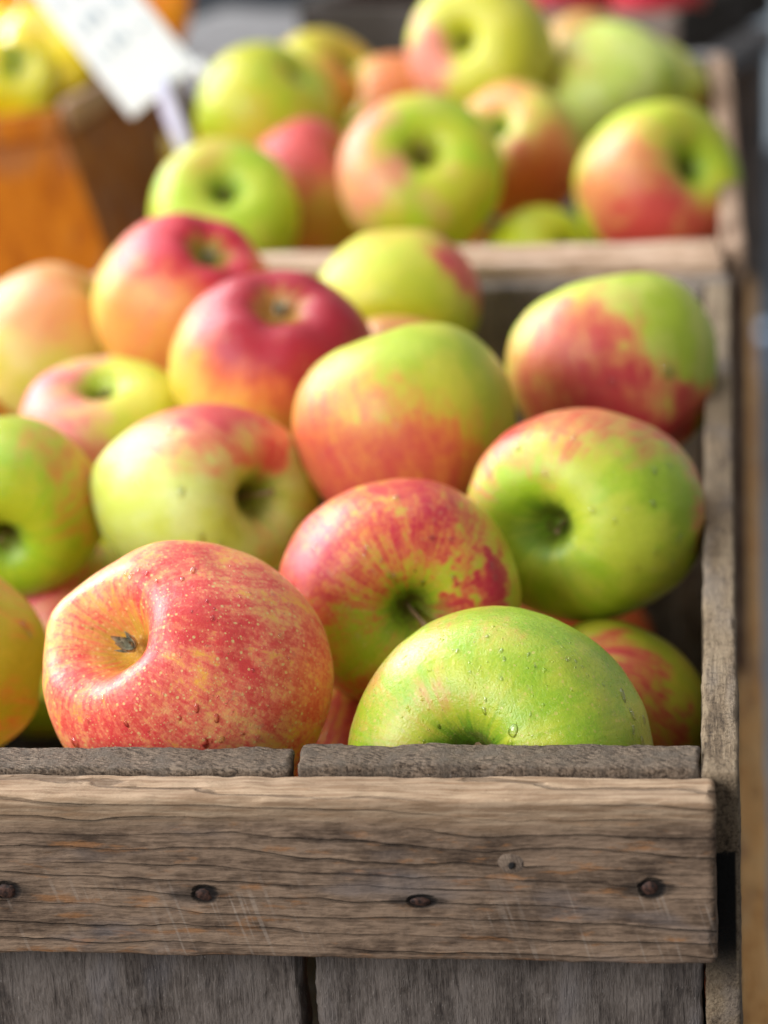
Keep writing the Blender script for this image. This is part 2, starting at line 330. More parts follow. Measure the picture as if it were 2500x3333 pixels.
# ------------------------------------------------------------------ apples
GRN, YGR, YEL, PAL = (0.27, 0.46, 0.025), (0.43, 0.53, 0.040), (0.60, 0.52, 0.055), (0.60, 0.62, 0.20)
COR, RED, CRI, ORG = (0.78, 0.16, 0.045), (0.62, 0.025, 0.022), (0.42, 0.008, 0.030), (0.72, 0.22, 0.045)
PNK = (0.80, 0.20, 0.16)
def local_dir(d, rot): # camera-space (right, up, towards camera) -> the apple's own axes
    w = CR * d[0] + CU * d[1] - CF * d[2]; w.normalize(); return rot.transposed() @ w
def apple_mat(name, rot, g1, g2, r1, r2, lobes, stripe=0.5, mott=0.35, dots=0.5, seed=0.0, base=0.0, sharp=1.0, wet=0.3, cav=(0.28, 0.36, 0.03), rough=0.30, stripef=7.0):
    g1 = (g1[0] * 1.10, g1[1] * 1.02, g1[2] * 0.6); g2 = (g2[0] * 1.04, g2[1] * 1.03, g2[2] * 0.75)
    k = NT(name); co = k.n('ShaderNodeTexCoord').outputs['Object']   # the apple mesh has unit radius
    n = k.V('NORMALIZE', co)
    sp = k.n('ShaderNodeSeparateXYZ', None, Vector=co); X, Y, Z = sp.outputs
    rxy = k.V('LENGTH', k.n('ShaderNodeCombineXYZ', None, X=X, Y=Y, Z=0.0).outputs[0])
    ix = k.M('DIVIDE', X, k.M('ADD', rxy, 0.02)); iy = k.M('DIVIDE', Y, k.M('ADD', rxy, 0.02))
    mer = k.n('ShaderNodeCombineXYZ', None, X=ix, Y=iy, Z=k.M('ADD', k.M('MULTIPLY', Z, 0.22), seed)).outputs[0]
    off = k.V('ADD', co, (seed * 3.1, seed * 1.7, seed))
    warp = k.V('SUBTRACT', k.noise(off, 2.2, 3, color=True), (0.5, 0.5, 0.5))
    n2 = k.V('ADD', n, k.scale(warp, 0.75))
    st = k.noise(k.V('ADD', mer, k.scale(warp, 0.05)), stripef, 4, 0.62)
    st2 = k.noise(mer, stripef * 3.1, 3, 0.6)
    mo = k.noise(off, 9.0, 6, 0.70); fine = k.noise(off, 30.0, 3, 0.6)
    ground = k.mix(k.smooth(k.M('ADD', k.noise(off, 1.7, 3), k.M('MULTIPLY', k.M('SUBTRACT', st, 0.5), 0.35)), 0.38, 0.62), g1, g2)
    ground = k.mix(k.M('MULTIPLY', k.smooth(fine, 0.35, 0.75), 0.22), ground, tuple(min(1, x * 1.35 + 0.02) for x in g2))
    m = base
    for d, r, s in lobes:
        ld = local_dir(d, rot); dt = k.V('DOT_PRODUCT', n2, tuple(ld))
        f = k.smooth(dt, math.cos(math.radians(min(178, r * 1.5))), math.cos(math.radians(r * 0.3)), 0.0, s)
        m = k.M('ADD', m, f)
    inside = k.M('MULTIPLY', k.M('GREATER_THAN', m, 0.02), 1.0)
    am = k.smooth(m, 0.0, 0.35)
    m = k.M('ADD', m, k.M('MULTIPLY', am, k.M('ADD', k.M('MULTIPLY', k.M('SUBTRACT', st, 0.5), stripe * 2.4), k.M('MULTIPLY', k.M('SUBTRACT', st2, 0.5), stripe * 1.5))))
    m = k.M('ADD', m, k.M('MULTIPLY', am, k.M('ADD', k.M('MULTIPLY', k.M('SUBTRACT', mo, 0.5), mott * 1.8), k.M('MULTIPLY', k.M('SUBTRACT', fine, 0.5), mott * 1.6))))
    streak = k.smooth(k.noise(mer, stripef * 5.0, 3, 0.7), 0.50, 0.68)
    ground = k.mix(k.M('MULTIPLY', streak, 0.16), ground, tuple(x * 0.62 for x in g1))
    c = k.mix(k.M('MULTIPLY', k.smooth(m, 0.03, 0.78), 0.95), ground, r1)
    c = k.mix(k.M('MULTIPLY', k.M('MULTIPLY', streak, k.smooth(m, 0.25, 0.6)), 0.38), c, r2)
    c = k.mix(k.M('MULTIPLY', k.smooth(m, 0.48, 1.18), 0.95), c, r2)
    # yellow-green in the two cavities, radial
    cm = k.M('MULTIPLY', k.smooth(k.M('ADD', rxy, k.M('MULTIPLY', k.M('SUBTRACT', st, 0.5), 0.45)), 0.34, 0.10), 0.85)
    c = k.mix(cm, c, k.mix(k.smooth(st2, 0.4, 0.65), cav, tuple(x * 1.5 for x in cav)))
    rus = k.M('MULTIPLY', k.M('MULTIPLY', k.smooth(Z, -0.45, -0.62, 1.0, 1.0), k.smooth(rxy, 0.24, 0.06)), k.M('LESS_THAN', Z, 0.0))
    c = k.mix(k.M('MULTIPLY', rus, k.smooth(mo, 0.35, 0.6)), c, (0.16, 0.12, 0.03))
    # lenticels
    if dots:
        for sc, rad, a in ((19.0, 0.25, 1.0), (36.0, 0.30, 0.7)):
            v = k.n('ShaderNodeTexVoronoi', {'feature': 'F1'}, Vector=off, Scale=sc, Randomness=1.0)
            sepc = k.n('ShaderNodeSeparateColor', None, Color=v.outputs['Color'])
            rr = k.M('MULTIPLY', sepc.outputs[0], rad)
            dm = k.smooth(k.M('DIVIDE', v.outputs['Distance'], k.M('ADD', rr, 0.03)), 1.1, 0.6)
            c = k.mix(k.M('MULTIPLY', dm, a * dots), c, (0.86, 0.58, 0.22))
    v = k.n('ShaderNodeTexVoronoi', {'feature': 'F1'}, Vector=off, Scale=13.0, Randomness=1.0)
    sepc = k.n('ShaderNodeSeparateColor', None, Color=v.outputs['Color'])
    c = k.mix(k.M('MULTIPLY', k.M('MULTIPLY', k.smooth(v.outputs['Distance'], 0.10, 0.05), k.M('GREATER_THAN', sepc.outputs[1], 0.55)), 0.45), c, (0.16, 0.20, 0.03))
    scuff = k.M('MULTIPLY', k.smooth(k.noise(k.V('MULTIPLY', off, (3.0, 9.0, 5.0)), 1.6, 5, 0.7), 0.60, 0.70), 0.30)
    c = k.mix(scuff, c, (0.50, 0.42, 0.20))
    # few dark blemishes
    v = k.n('ShaderNodeTexVoronoi', {'feature': 'F1'}, Vector=off, Scale=4.5, Randomness=1.0)
    sepc = k.n('ShaderNodeSeparateColor', None, Color=v.outputs['Color'])
    bm_ = k.M('MULTIPLY', k.smooth(v.outputs['Distance'], 0.062, 0.035), k.M('GREATER_THAN', sepc.outputs[1], 0.80))
    c = k.mix(bm_, c, (0.05, 0.03, 0.012))
    # water film: low patches and beads
    wn = k.noise(off, 5.0, 4, 0.7); beads = k.smooth(k.noise(off, 26.0, 2, 0.5), 0.66, 0.74)
    wm = k.M('MULTIPLY', beads, k.smooth(wn, 0.48, 0.60))
    h = k.M('ADD', k.M('MULTIPLY', wm, 1.3 * wet), k.M('ADD', k.M('MULTIPLY', mo, 0.45), k.M('ADD', k.M('MULTIPLY', fine, 0.25), k.M('MULTIPLY', k.noise(off, 75.0, 3, 0.6), 0.30))))
    nb = k.bump(h, 0.5, 0.0009)
    nb2 = k.bump(k.M('ADD', k.M('MULTIPLY', wm, 2.5 * wet), k.M('ADD', k.M('MULTIPLY', wn, 1.0), k.M('ADD', k.M('MULTIPLY', fine, 0.45), k.M('MULTIPLY', mo, 0.9)))), 0.8, 0.0013)
    rg = k.M('ADD', rough + 0.06, k.M('MULTIPLY', k.M('SUBTRACT', fine, 0.5), 0.2))
    k.bsdf(Base_Color=c, Roughness=rg, Normal=nb, Coat_Weight=0.04 + 0.5 * wet, Coat_Roughness=0.11, Coat_Normal=nb2,
           Subsurface_Weight=0.22, Subsurface_Radius=(1.0, 0.55, 0.15), Subsurface_Scale=0.003, Specular_IOR_Level=0.36)
    return k.m

STEMEND = [(.985, .05), (1.0, -.18), (.965, -.44), (.87, -.67), (.72, -.82), (.53, -.89), (.34, -.875), (.21, -.785), (.125, -.66), (.065, -.55), (0, -.51)]
PROF_N = [(0, .60), (.06, .60), (.12, .63), (.20, .72), (.29, .79), (.41, .825), (.56, .78), (.75, .62), (.90, .36)] + STEMEND
PROF_W = [(0, .56), (.07, .56), (.14, .60), (.23, .70), (.34, .79), (.48, .815), (.63, .725), (.80, .53), (.925, .27)] + STEMEND
PROF_R = [(0, .66), (.05, .67), (.10, .70), (.16, .755), (.24, .80), (.36, .82), (.52, .78), (.72, .63), (.89, .36), (.98, .07), (1, -.14), (.97, -.34), (.90, -.53), (.79, -.68), (.64, -.79),
          (.47, -.855), (.30, -.87), (.18, -.82), (.09, -.74), (0, -.69)]
def prof(t, PROF):
    n = len(PROF) - 1; x = min(t * n, n - 1e-6); i = int(x); u = x - i
    p = [PROF[max(0, min(n, i + q))] for q in (-1, 0, 1, 2)]
    return tuple(0.5 * ((2 * p[1][a]) + (-p[0][a] + p[2][a]) * u + (2 * p[0][a] - 5 * p[1][a] + 4 * p[2][a] - p[3][a]) * u * u + (-p[0][a] + 3 * p[1][a] - 3 * p[2][a] + p[3][a]) * u ** 3) for a in (0, 1))
def apple_bm(nu, nv, seed, wide=1.0, squash=1.0, lop=0.06, lobe=0.03):
    rs = random.Random(seed); ph = rs.random() * 6.28; so = Vector((rs.random() * 50, rs.random() * 50, rs.random() * 50)); lp = rs.random() * 6.28
    bm = bmesh.new(); rings = []
    def P(t, a):
        r, z = prof(t, PROF_W if wide > 1.0 else PROF_R if wide < 1.0 else PROF_N)
        cal = max(0.0, z) ; lb = 1 + lobe * cal * math.cos(5 * a + ph) + 0.012 * math.cos(3 * a + ph * 2)
        zz = z * squash * (1 + lop * r * math.cos(a - lp))
        if z > 0.5 and wide > 1: zz -= (wide - 1.0) * 0.22 * math.exp(-(r / 0.33) ** 2)
        if z > 0.5: zz += 0.02 * math.cos(5 * a + ph) * math.sin(min(1, r / 0.8) * math.pi)
        p = Vector((r * lb * math.cos(a), r * lb * math.sin(a), zz))
        q = p.normalized() if p.length > 0 else p
        return p * (1 + 0.028 * noise.noise(q * 1.6 + so) + 0.008 * noise.noise(q * 5 + so))
    top = bm.verts.new(P(0, 0)); bot = bm.verts.new(P(1, 0))
    for i in range(1, nv):
        rings.append([bm.verts.new(P(i / nv, 2 * math.pi * j / nu)) for j in range(nu)])
    for j in range(nu):
        bm.faces.new((top, rings[0][j], rings[0][(j + 1) % nu])); bm.faces.new((bot, rings[-1][(j + 1) % nu], rings[-1][j]))
        for i in range(len(rings) - 1):
            bm.faces.new((rings[i][j], rings[i + 1][j], rings[i + 1][(j + 1) % nu], rings[i][(j + 1) % nu]))
    return bm
m_stem = plain('dry_stem', (0.26, 0.16, 0.08), 0.7, 0, 40, 0.4)
m_sepal = plain('dry_sepals', (0.34, 0.31, 0.20), 0.8, 0, 18, 0.6)
m_sepald = plain('dark_stamens', (0.05, 0.04, 0.025), 0.9, 0, 18, 0.4)
def stem_bm(seed, L=0.30, z0=-0.47):
    rs = random.Random(seed); bm = bmesh.new(); bx, by = rs.uniform(-.25, .25), rs.uniform(-.25, .25); prev = None
    for i in range(9):
        t = i / 8; c = Vector((bx * t * t * L, by * t * t * L, z0 + 0.03 - L * t)); r = 0.026 * (1 - 0.35 * math.sin(t * 2.6)) * (1.35 if t > 0.92 else 1)
        ring = [bm.verts.new(c + Vector((math.cos(a * math.pi / 4) * r, math.sin(a * math.pi / 4) * r, 0))) for a in range(8)]
        if prev:
            for a in range(8): bm.faces.new((prev[a], ring[a], ring[(a + 1) % 8], prev[(a + 1) % 8]))
        prev = ring
    bm.faces.new(prev); return bm
def calyx_bm(seed, z0, big_=1.0):
    rs = random.Random(seed); bm = bmesh.new()
    for q in range(10):
        a = q * math.pi / 5 + rs.uniform(-.2, .2); big = q % 2 == 0; L = (0.105 if big else 0.065) * rs.uniform(.8, 1.2) * big_; wv = 0.034 * rs.uniform(.8, 1.2) * big_
        lift = rs.uniform(0.25, 0.9); d = Vector((math.cos(a), math.sin(a), 0)); s = Vector((-d.y, d.x, 0)); prev = None
        for i in range(6):
            t = i / 5; cc = d * (0.015 + L * t * (1 - 0.35 * t)) + Vector((0, 0, z0 + 0.02 + L * (lift * t + 0.9 * t * t * (1 if big else 1.6))))
            ww = wv * (1 - t ** 1.6) + 0.004; crl = Vector((0, 0, ww * 0.9))
            row = [bm.verts.new(cc - s * ww + crl), bm.verts.new(cc), bm.verts.new(cc + s * ww + crl), bm.verts.new(cc + Vector((0, 0, -0.012)))]
            if prev:
                for u in range(4): bm.faces.new((prev[u], prev[(u + 1) % 4], row[(u + 1) % 4], row[u]))
            else: bm.faces.new(row)
            prev = row
        bm.faces.new(prev[::-1])
    return bm
k = NT('water_drop_clear')      # thin film of water: clear, with a sharp reflection of the light
fr_ = k.n('ShaderNodeFresnel', None, IOR=1.45); gl_ = k.n('ShaderNodeBsdfGlossy', None, Color=(1, 1, 1), Roughness=0.04); tr_ = k.n('ShaderNodeBsdfTransparent', None, Color=(0.97, 0.97, 0.96))
mx_ = k.n('ShaderNodeMixShader', None, _0=k.M('MULTIPLY', fr_.outputs[0], 1.6, clamp=True)); k.t.links.new(tr_.outputs[0], mx_.inputs[1]); k.t.links.new(gl_.outputs[0], mx_.inputs[2]); k.t.links.new(mx_.outputs[0], k.out.inputs[0]); m_water = k.m
from mathutils.bvhtree import BVHTree
AXGROUP = {'f': 'apples heaped in the front crate', 'm': 'apples heaped in the middle crate', 'r': 'red apples in the dark tray'}
def apple(pos, R, end, axis, label, grp, roll=0.0, flat=1.0, dv=0.0, seed=1, hi=False, drops=None, stem=True, wide=1.0, squash=1.0, lop=0.06, stemL=0.30, **mk):
    z = CR * axis[0] + CU * axis[1] - CF * axis[2]; z.normalize()
    if end == 'stem': z = -z
    ref = CU if abs(z.dot(CU)) < 0.9 else CR
    x = ref.cross(z).normalized(); y = z.cross(x); rot = Matrix((x, y, z)).transposed() @ Matrix.Rotation(roll, 3, 'Z')
    root = bpy.data.objects.new('apple', None)
    pos = Vector(pos); pos = pos - CU * (dv * (pos - CP).dot(CF) / 5875.0)
    bm = apple_bm(*((160, 110) if hi else (72, 52)), seed, wide, squash, lop)
    if flat != 1.0:      # apples are seldom round in section
        lu = rot.transposed() @ CU
        for v in bm.verts: v.co -= lu * (v.co.dot(lu) * (1 - flat))
    mat = apple_mat('apple_skin', rot, seed=seed * 0.731, **mk)
    body = link_bm('apple', bm, mat); body.matrix_world = Matrix.Translation(pos) @ rot.to_4x4() @ Matrix.Scale(R, 4)
    bpy.data.objects.remove(root)
    tag(body, label, 'apple', AXGROUP[grp])
    if stem:
        link_bm('stem', stem_bm(seed, stemL), m_stem, body)
    zc = 0.60 * squash - max(0, wide - 1) * 0.22
    cx = link_bm('calyx', calyx_bm(seed, zc, 1.05 if hi else 1.0), m_sepal, body)
    if drops:
        bvh = BVHTree.FromObject(body, bpy.context.evaluated_depsgraph_get()) if False else None
        tb_ = bmesh.new(); tb_.from_mesh(body.data); bv = BVHTree.FromBMesh(tb_)
        rs = random.Random(seed * 13)
        for (du, dv, s, el) in drops:       # du, dv: offset from the apple's centre in radii, seen from the front
            o = local_dir((du, dv, 3.0), rot).copy()
            org = rot.transposed() @ (CR * du + CU * dv - CF * 3.0); dr = rot.transposed() @ CF
            hit, nrm, _, _ = bv.ray_cast(org, dr)
            if hit is None: continue
            bm = bmesh.new(); bmesh.ops.create_icosphere(bm, subdivisions=3, radius=1.0)
            q = nrm.to_track_quat('Z', 'Y').to_matrix(); tw = rs.uniform(-0.4, 0.4)
            down = q.transposed() @ (rot.transposed() @ -CU); ang = math.atan2(down.y, down.x) + tw
            for v in bm.verts:
                p = v.co; w = 1 + 0.22 * noise.noise(p * 1.3 + hit * 40)
                p2 = Vector((p.x * s * el * w, p.y * s * w, p.z * s * 0.6))
                v.co = hit + q @ (Matrix.Rotation(ang, 3, 'Z') @ p2)
            link_bm('water_drop', bm, m_water, body)
        tb_.free()
    return body

rs0 = random.Random(5)
def rdrops(n, x0, x1, y0, y1, s0=0.008, s1=0.02):
    return [(rs0.uniform(x0, x1), rs0.uniform(y0, y1), rs0.uniform(s0, s1), rs0.uniform(1.0, 2.3)) for _ in range(n)]
# --- front crate
apple((-0.1698, 0.0697, 0.0070), 0.0435, 'calyx', (-.58, .36, .73), 'large speckled red and orange apple at the front left, grey calyx in its wide hollow', 'f', roll=0.5, flat=0.95, dv=48, seed=1, hi=True, wide=1.5, stem=True,
      drops=[(-.69, -.47, .032, 1.5), (.17, -.20, .016, 2.2), (.30, -.27, .018, 2.0), (.22, -.44, .024, 1.9), (.33, -.42, .018, 1.6), (.12, .72, .02, 2.0), (.05, .66, .016, 1.4)] + rdrops(30, -.6, .8, -.6, .75, .007, .015),
      g1=(0.84, 0.45, 0.09), g2=(0.92, 0.50, 0.22), r1=(0.94, 0.235, 0.135), r2=(0.80, 0.060, 0.060), lobes=[((.12, .62, .75), 30, .50), ((-.40, -.40, .8), 32, .34), ((.90, .12, .45), 20, .34), ((.1, -.2, .9), 80, .16)], base=0.38, stripe=.55, mott=.80, dots=1.0, wet=.5, cav=(0.50, 0.32, 0.03), rough=.32, stripef=9.0)



apple((-0.0699, 0.0592, -0.0223), 0.0455, 'stem', (-.34, .04, .93), 'wet bright green apple at the front right, tight against the front board', 'f', roll=1.0, flat=0.96, dv=4, seed=2, hi=True,
      drops=[(-.18, .34, .012, 2.4), (.0, .22, .03, 1.5), (-.02, .13, .018, 2.3), (.05, .02, .022, 1.7), (.72, .42, .022, 2.6), (.78, .30, .02, 2.2), (.85, .1, .026, 2.0), (.88, -.02, .02, 2.4)] + rdrops(26, -.6, .92, .0, .85, .005, .011) + rdrops(7, .6, .93, .0, .6, .008, .020),
      g1=(0.28, 0.49, 0.03), g2=(0.52, 0.57, 0.06), r1=(0.62, 0.38, 0.08), r2=(0.66, 0.22, 0.06), lobes=[((-.9, .3, .2), 38, .28), ((-.35, .8, .4), 22, .26)], stripe=.45, mott=.35, dots=.35, wet=.9, cav=(0.12, 0.28, 0.02), rough=.24, stemL=.22)
apple((-0.1135, 0.1542, -0.0077), 0.0399, 'stem', (.14, -.20, .97), 'red streaked apple with crimson spot and deep green stem hollow behind the front green apple', 'f', flat=0.96, seed=3, roll=.8, hi=True, drops=rdrops(14, -.7, .8, -.2, .85, .012, .022),
      g1=(0.40, 0.50, 0.03), g2=YEL, r1=(0.76, 0.15, 0.06), r2=(0.56, 0.015, 0.045), lobes=[((-.45, .65, .6), 50, .62), ((.68, -.10, .7), 17, .95), ((.5, .7, .5), 30, .36), ((-.9, -.1, .3), 34, .36), ((-.2, -.9, .3), 30, .4)], base=.10, stripe=.50, mott=.62, dots=.30, wet=.35, cav=(0.22, 0.36, 0.02), stemL=.72)
apple((-0.0506, 0.2066, -0.0010), 0.0410, 'stem', (-.52, -.12, .84), 'big lime green apple with orange blush edges resting against the right crate wall', 'f', flat=0.9, seed=4, roll=.3, hi=True, drops=rdrops(14, -.7, .9, -.5, .85, .014, .028),
      g1=(0.33, 0.52, 0.03), g2=(0.52, 0.58, 0.06), r1=(0.72, 0.24, 0.09), r2=RED, lobes=[((-.1, .97, .1), 48, .72), ((-.85, .45, .2), 28, .45), ((.95, .25, .05), 34, .55)], stripe=.42, mott=.30, dots=.15, wet=.45, cav=(0.16, 0.30, 0.02), stemL=.25)
apple((-0.1999, 0.2520, -0.0093), 0.0410, 'stem', (.66, -.02, .74), 'pale yellow green apple with pink shoulder and stem poking from its right side', 'f', flat=0.84, dv=2, seed=5, roll=1.2, drops=rdrops(9, -.8, .4, -.6, .7, .018, .034),
      g1=(0.52, 0.62, 0.16), g2=(0.60, 0.66, 0.28), r1=(0.78, 0.26, 0.13), r2=(0.66, 0.06, 0.07), lobes=[((.05, .92, .35), 48, .74), ((.4, .75, .55), 28, .46), ((.9, -.3, .3), 30, .35)], stripe=.40, mott=.30, dots=.12, wet=.4, cav=(0.20, 0.30, 0.02), stemL=.55)
apple((-0.2727, 0.2547, -0.0118), 0.0358, 'stem', (.02, -.50, .86), 'green apple cut by the left edge, faint red streaks, dark stem hollow facing out', 'f', flat=0.94, dv=6, seed=6, roll=.4,
      g1=(0.27, 0.47, 0.02), g2=(0.44, 0.50, 0.03), r1=(0.66, 0.22, 0.05), r2=(0.55, 0.06, 0.04), lobes=[((.8, .3, .4), 40, .50)], stripe=.55, mott=.35, dots=.1, wet=.3, cav=(0.14, 0.26, 0.015), stemL=.45)
apple((-0.1215, 0.2640, 0.0129), 0.0415, 'calyx', (.30, -.95, .08), 'orange red apple with green top lying in the middle of the heap', 'f', flat=1.0, dv=10, wide=0.9, lop=0.02, seed=7, roll=2.0,
      g1=(0.38, 0.52, 0.04), g2=(0.54, 0.56, 0.06), r1=(0.72, 0.22, 0.06), r2=(0.55, 0.06, 0.06), lobes=[((-.5, -.6, .6), 62, .62), ((.2, -.7, .6), 55, .50), ((-.95, .1, .2), 34, .3)], stripe=.30, mott=.42, dots=.10, wet=.3)
apple((-0.0496, 0.3494, 0.0065), 0.0415, 'calyx', (.25, -.96, .10), 'half red half lime apple alone by the rear right crate corner', 'f', flat=1.0, dv=8, wide=0.9, lop=0.02, seed=8, roll=.5, squash=1.0, drops=[(.42, -.02, .05, 1.5), (-.1, -.12, .03, 1.5)],
      g1=(0.40, 0.56, 0.04), g2=(0.58, 0.62, 0.14), r1=(0.74, 0.22, 0.09), r2=(0.58, 0.04, 0.055), lobes=[((-.55, -.35, .75), 52, .66), ((.05, -.7, .7), 46, .50), ((.72, -.45, .5), 24, .60), ((-.3, .25, .9), 28, .25)], stripe=.38, mott=.20, dots=.05, wet=.2)
apple((-0.1837, 0.3383, 0.0169), 0.0411, 'calyx', (.10, .70, .70), 'deep crimson topped apple with calyx facing up, second highest in the heap', 'f', flat=0.92, dv=4, seed=9, roll=.5, squash=.95,
      g1=(0.55, 0.42, 0.06), g2=(0.70, 0.45, 0.12), r1=(0.74, 0.15, 0.05), r2=(0.40, 0.006, 0.030), lobes=[((.1, .85, .55), 66, 1.15), ((.9, .1, .3), 55, .70), ((.2, -.5, .8), 60, .34)], base=.06, stripe=.18, mott=.16, dots=.05, wet=.25, rough=.33, cav=(0.45, 0.26, 0.05))
apple((-0.2399, 0.4429, 0.0129), 0.0390, 'calyx', (.40, .62, .68), 'red and peach apple topmost at the back left of the heap', 'f', seed=10, roll=.2,
      g1=(0.62, 0.42, 0.06), g2=(0.66, 0.52, 0.12), r1=(0.78, 0.16, 0.07), r2=(0.58, 0.02, 0.05), lobes=[((.0, .85, .5), 45, 1.05), ((.9, .2, .3), 50, .60), ((-.1, -.5, .8), 62, .45)], base=.05, stripe=.15, mott=.2, dots=0, wet=.2)
apple((-0.1490, 0.4651, 0.0059), 0.0368, 'stem', (-.10, -.82, .55), 'yellow green apple with red right cheek against the rear board', 'f', flat=0.84, seed=11, roll=.2,
      g1=(0.44, 0.52, 0.04), g2=(0.62, 0.58, 0.07), r1=(0.76, 0.18, 0.10), r2=(0.62, 0.04, 0.07), lobes=[((.85, .45, .3), 33, .95), ((-.1, .8, .5), 22, .25)], stripe=.2, mott=.2, dots=0, wet=.3, cav=(0.25, 0.34, 0.02))
apple((-0.3049, 0.4636, -0.0134), 0.0381, 'stem', (-.6, -.6, -.3), 'pale peach apple with soft green streak at the far left back of the front crate', 'f', wide=0.9, seed=12,
      g1=(0.55, 0.50, 0.10), g2=(0.66, 0.52, 0.18), r1=(0.74, 0.32, 0.12), r2=(0.7, 0.15, 0.08), lobes=[((.35, .7, .5), 60, .60), ((-.4, .2, .7), 40, .2)], stripe=.2, mott=.2, dots=0, wet=.2)
apple((-0.2560, 0.3447, -0.0165), 0.0360, 'stem', (-.05, .76, .62), 'pink and yellow apple with open green stem hollow facing upward', 'f', flat=0.84, dv=6, seed=13, stemL=.2,
      g1=(0.50, 0.56, 0.06), g2=(0.64, 0.56, 0.08), r1=(0.78, 0.28, 0.20), r2=(0.72, 0.12, 0.14), lobes=[((-.75, .05, .6), 50, .72), ((.0, -.6, .8), 36, .5), ((-.5, .8, .0), 26, .5)], stripe=.3, mott=.2, dots=0, wet=.3, cav=(0.30, 0.42, 0.03))
apple((-0.2545, 0.2613, -0.0677), 0.0310, 'calyx', (-.3, -.5, -.5), 'pink striped pale green apple half hidden behind the front red apple', 'f', seed=14, roll=.7,
      g1=(0.46, 0.56, 0.08), g2=(0.60, 0.60, 0.16), r1=(0.78, 0.24, 0.18), r2=(0.66, 0.06, 0.10), lobes=[((-.4, .6, .6), 40, .62), ((.0, .2, .9), 50, .3)], base=.1, stripe=.8, mott=.2, dots=.1, wet=.3)
apple((-0.2675, 0.1443, -0.0300), 0.0348, 'stem', (-.8, .2, .5), 'yellow green apple with orange stripes cut off by the left edge at the front', 'f', seed=15, drops=[(.78, .38, .03, 1.6), (.83, .28, .025, 1.8), (.80, .33, .02, 1.5)],
      g1=(0.42, 0.46, 0.03), g2=(0.56, 0.50, 0.05), r1=(0.74, 0.24, 0.06), r2=(0.66, 0.12, 0.05), lobes=[((.55, .75, .3), 30, .38), ((.7, -.6, .3), 24, .3)], stripe=.75, mott=.2, dots=.15, wet=.5)
apple((-0.1420, 0.1489, -0.0747), 0.0370, 'stem', (.2, .3, -.8), 'dark red striped apple low in the gap between the two front apples', 'f', seed=16,
      g1=(0.50, 0.40, 0.05), g2=(0.64, 0.45, 0.07), r1=(0.66, 0.10, 0.05), r2=(0.46, 0.015, 0.03), lobes=[((.2, .3, .9), 90, .52)], base=.1, stripe=.75, mott=.3, dots=.2, wet=.4)
apple((-0.0472, 0.1653, -0.0583), 0.0330, 'stem', (.6, -.5, -.5), 'red striped apple beneath the lime apple in the right corner', 'f', seed=17, roll=.9,
      g1=(0.38, 0.48, 0.03), g2=(0.56, 0.52, 0.05), r1=(0.72, 0.18, 0.07), r2=(0.60, 0.03, 0.05), lobes=[((-.05, .35, .9), 38, .62), ((.5, -.2, .8), 24, .4)], base=.08, stripe=.8, mott=.25, dots=.15, wet=.5)
apple((-0.1437, 0.3896, -0.0171), 0.0360, 'stem', (.6, -.5, -.5), 'sliver of peach coloured apple showing behind the crimson topped apple', 'f', seed=18,
      g1=(0.60, 0.42, 0.06), g2=(0.66, 0.5, 0.1), r1=(0.74, 0.28, 0.08), r2=(0.66, 0.12, 0.06), lobes=[((0, .8, .5), 60, .6)], stripe=.2, mott=.2, dots=0)
# --- apples of the lower layer, out of sight, that carry the heap
def filler(pos, grp, i, label):
    apple(pos, 0.037, 'stem', (random.uniform(-1, 1), random.uniform(-1, 1), random.uniform(-1, 1) + .01), label, grp, seed=100 + i,
          g1=YGR, g2=YEL, r1=COR, r2=RED, lobes=[((random.uniform(-1, 1), .5, .5), 60, .7)], stripe=.4, mott=.3, dots=0)
i = 0
for (x, y, z) in ((-.066, .085, -.125), (-.200, .070, -.090), (-.255, .065, -.10), (-.305, .120, -.125), (-.215, .145, -.12), (-.085, .290, -.150), (-.140, .300, -.10), (-.215, .330, -.11), (-.300, .370, -.12), (-.090, .395, -.13), (-.140, .415, -.11), (-.235, .435, -.085), (-.30, .44, -.11), (-.12, .225, -.145), (-.215, .230, -.160), (-.090, .140, -.160), (-.045, .130, -.160), (-.075, .445, -.160), (-.110, .455, -.160)):
    filler((x, y, z), 'f', i, 'apple in the unseen bottom layer that fills the front crate'); i += 1
for (x, y, z) in ((-.06, .60, -.10), (-.145, .60, -.12), (-.24, .60, -.10), (-.055, .72, -.10), (-.14, .74, -.085), (-.215, .70, -.10), (-.06, .85, -.09), (-.25, .82, -.11), (-.17, .91, -.11)):
    filler((x, y, z), 'm', i, 'apple in the unseen bottom layer that fills the middle crate'); i += 1
# --- middle crate
def am(pos, R, end, axis, label, seed, **mk):
    d = dict(stripe=.25, mott=.22, dots=0, wet=.15); d.update(mk); return apple(pos, R, end, axis, label, 'm', seed=seed, **d)
am((-0.2631, 0.6590, -0.0077), 0.0384, 'stem', (.05, .42, .90), 'lime green apple lowest at the left front of the middle crate, stem hollow facing out', 21, g1=(0.34, 0.54, 0.03), g2=(0.50, 0.58, 0.07), r1=(0.72, 0.34, 0.1), r2=COR, lobes=[((-.3, .9, .3), 30, .4)], cav=(0.14, 0.30, 0.02))
am((-0.2667, 0.8166, 0.0125), 0.0406, 'calyx', (-.5, -.6, -.5), 'large olive green apple at the left of the middle crate', 22, wide=0.9, lop=0.02, g1=(0.34, 0.48, 0.02), g2=(0.52, 0.48, 0.04), r1=(0.64, 0.30, 0.06), r2=COR, lobes=[((.1, -.6, .7), 40, .4), ((.8, .0, .5), 30, .3)])
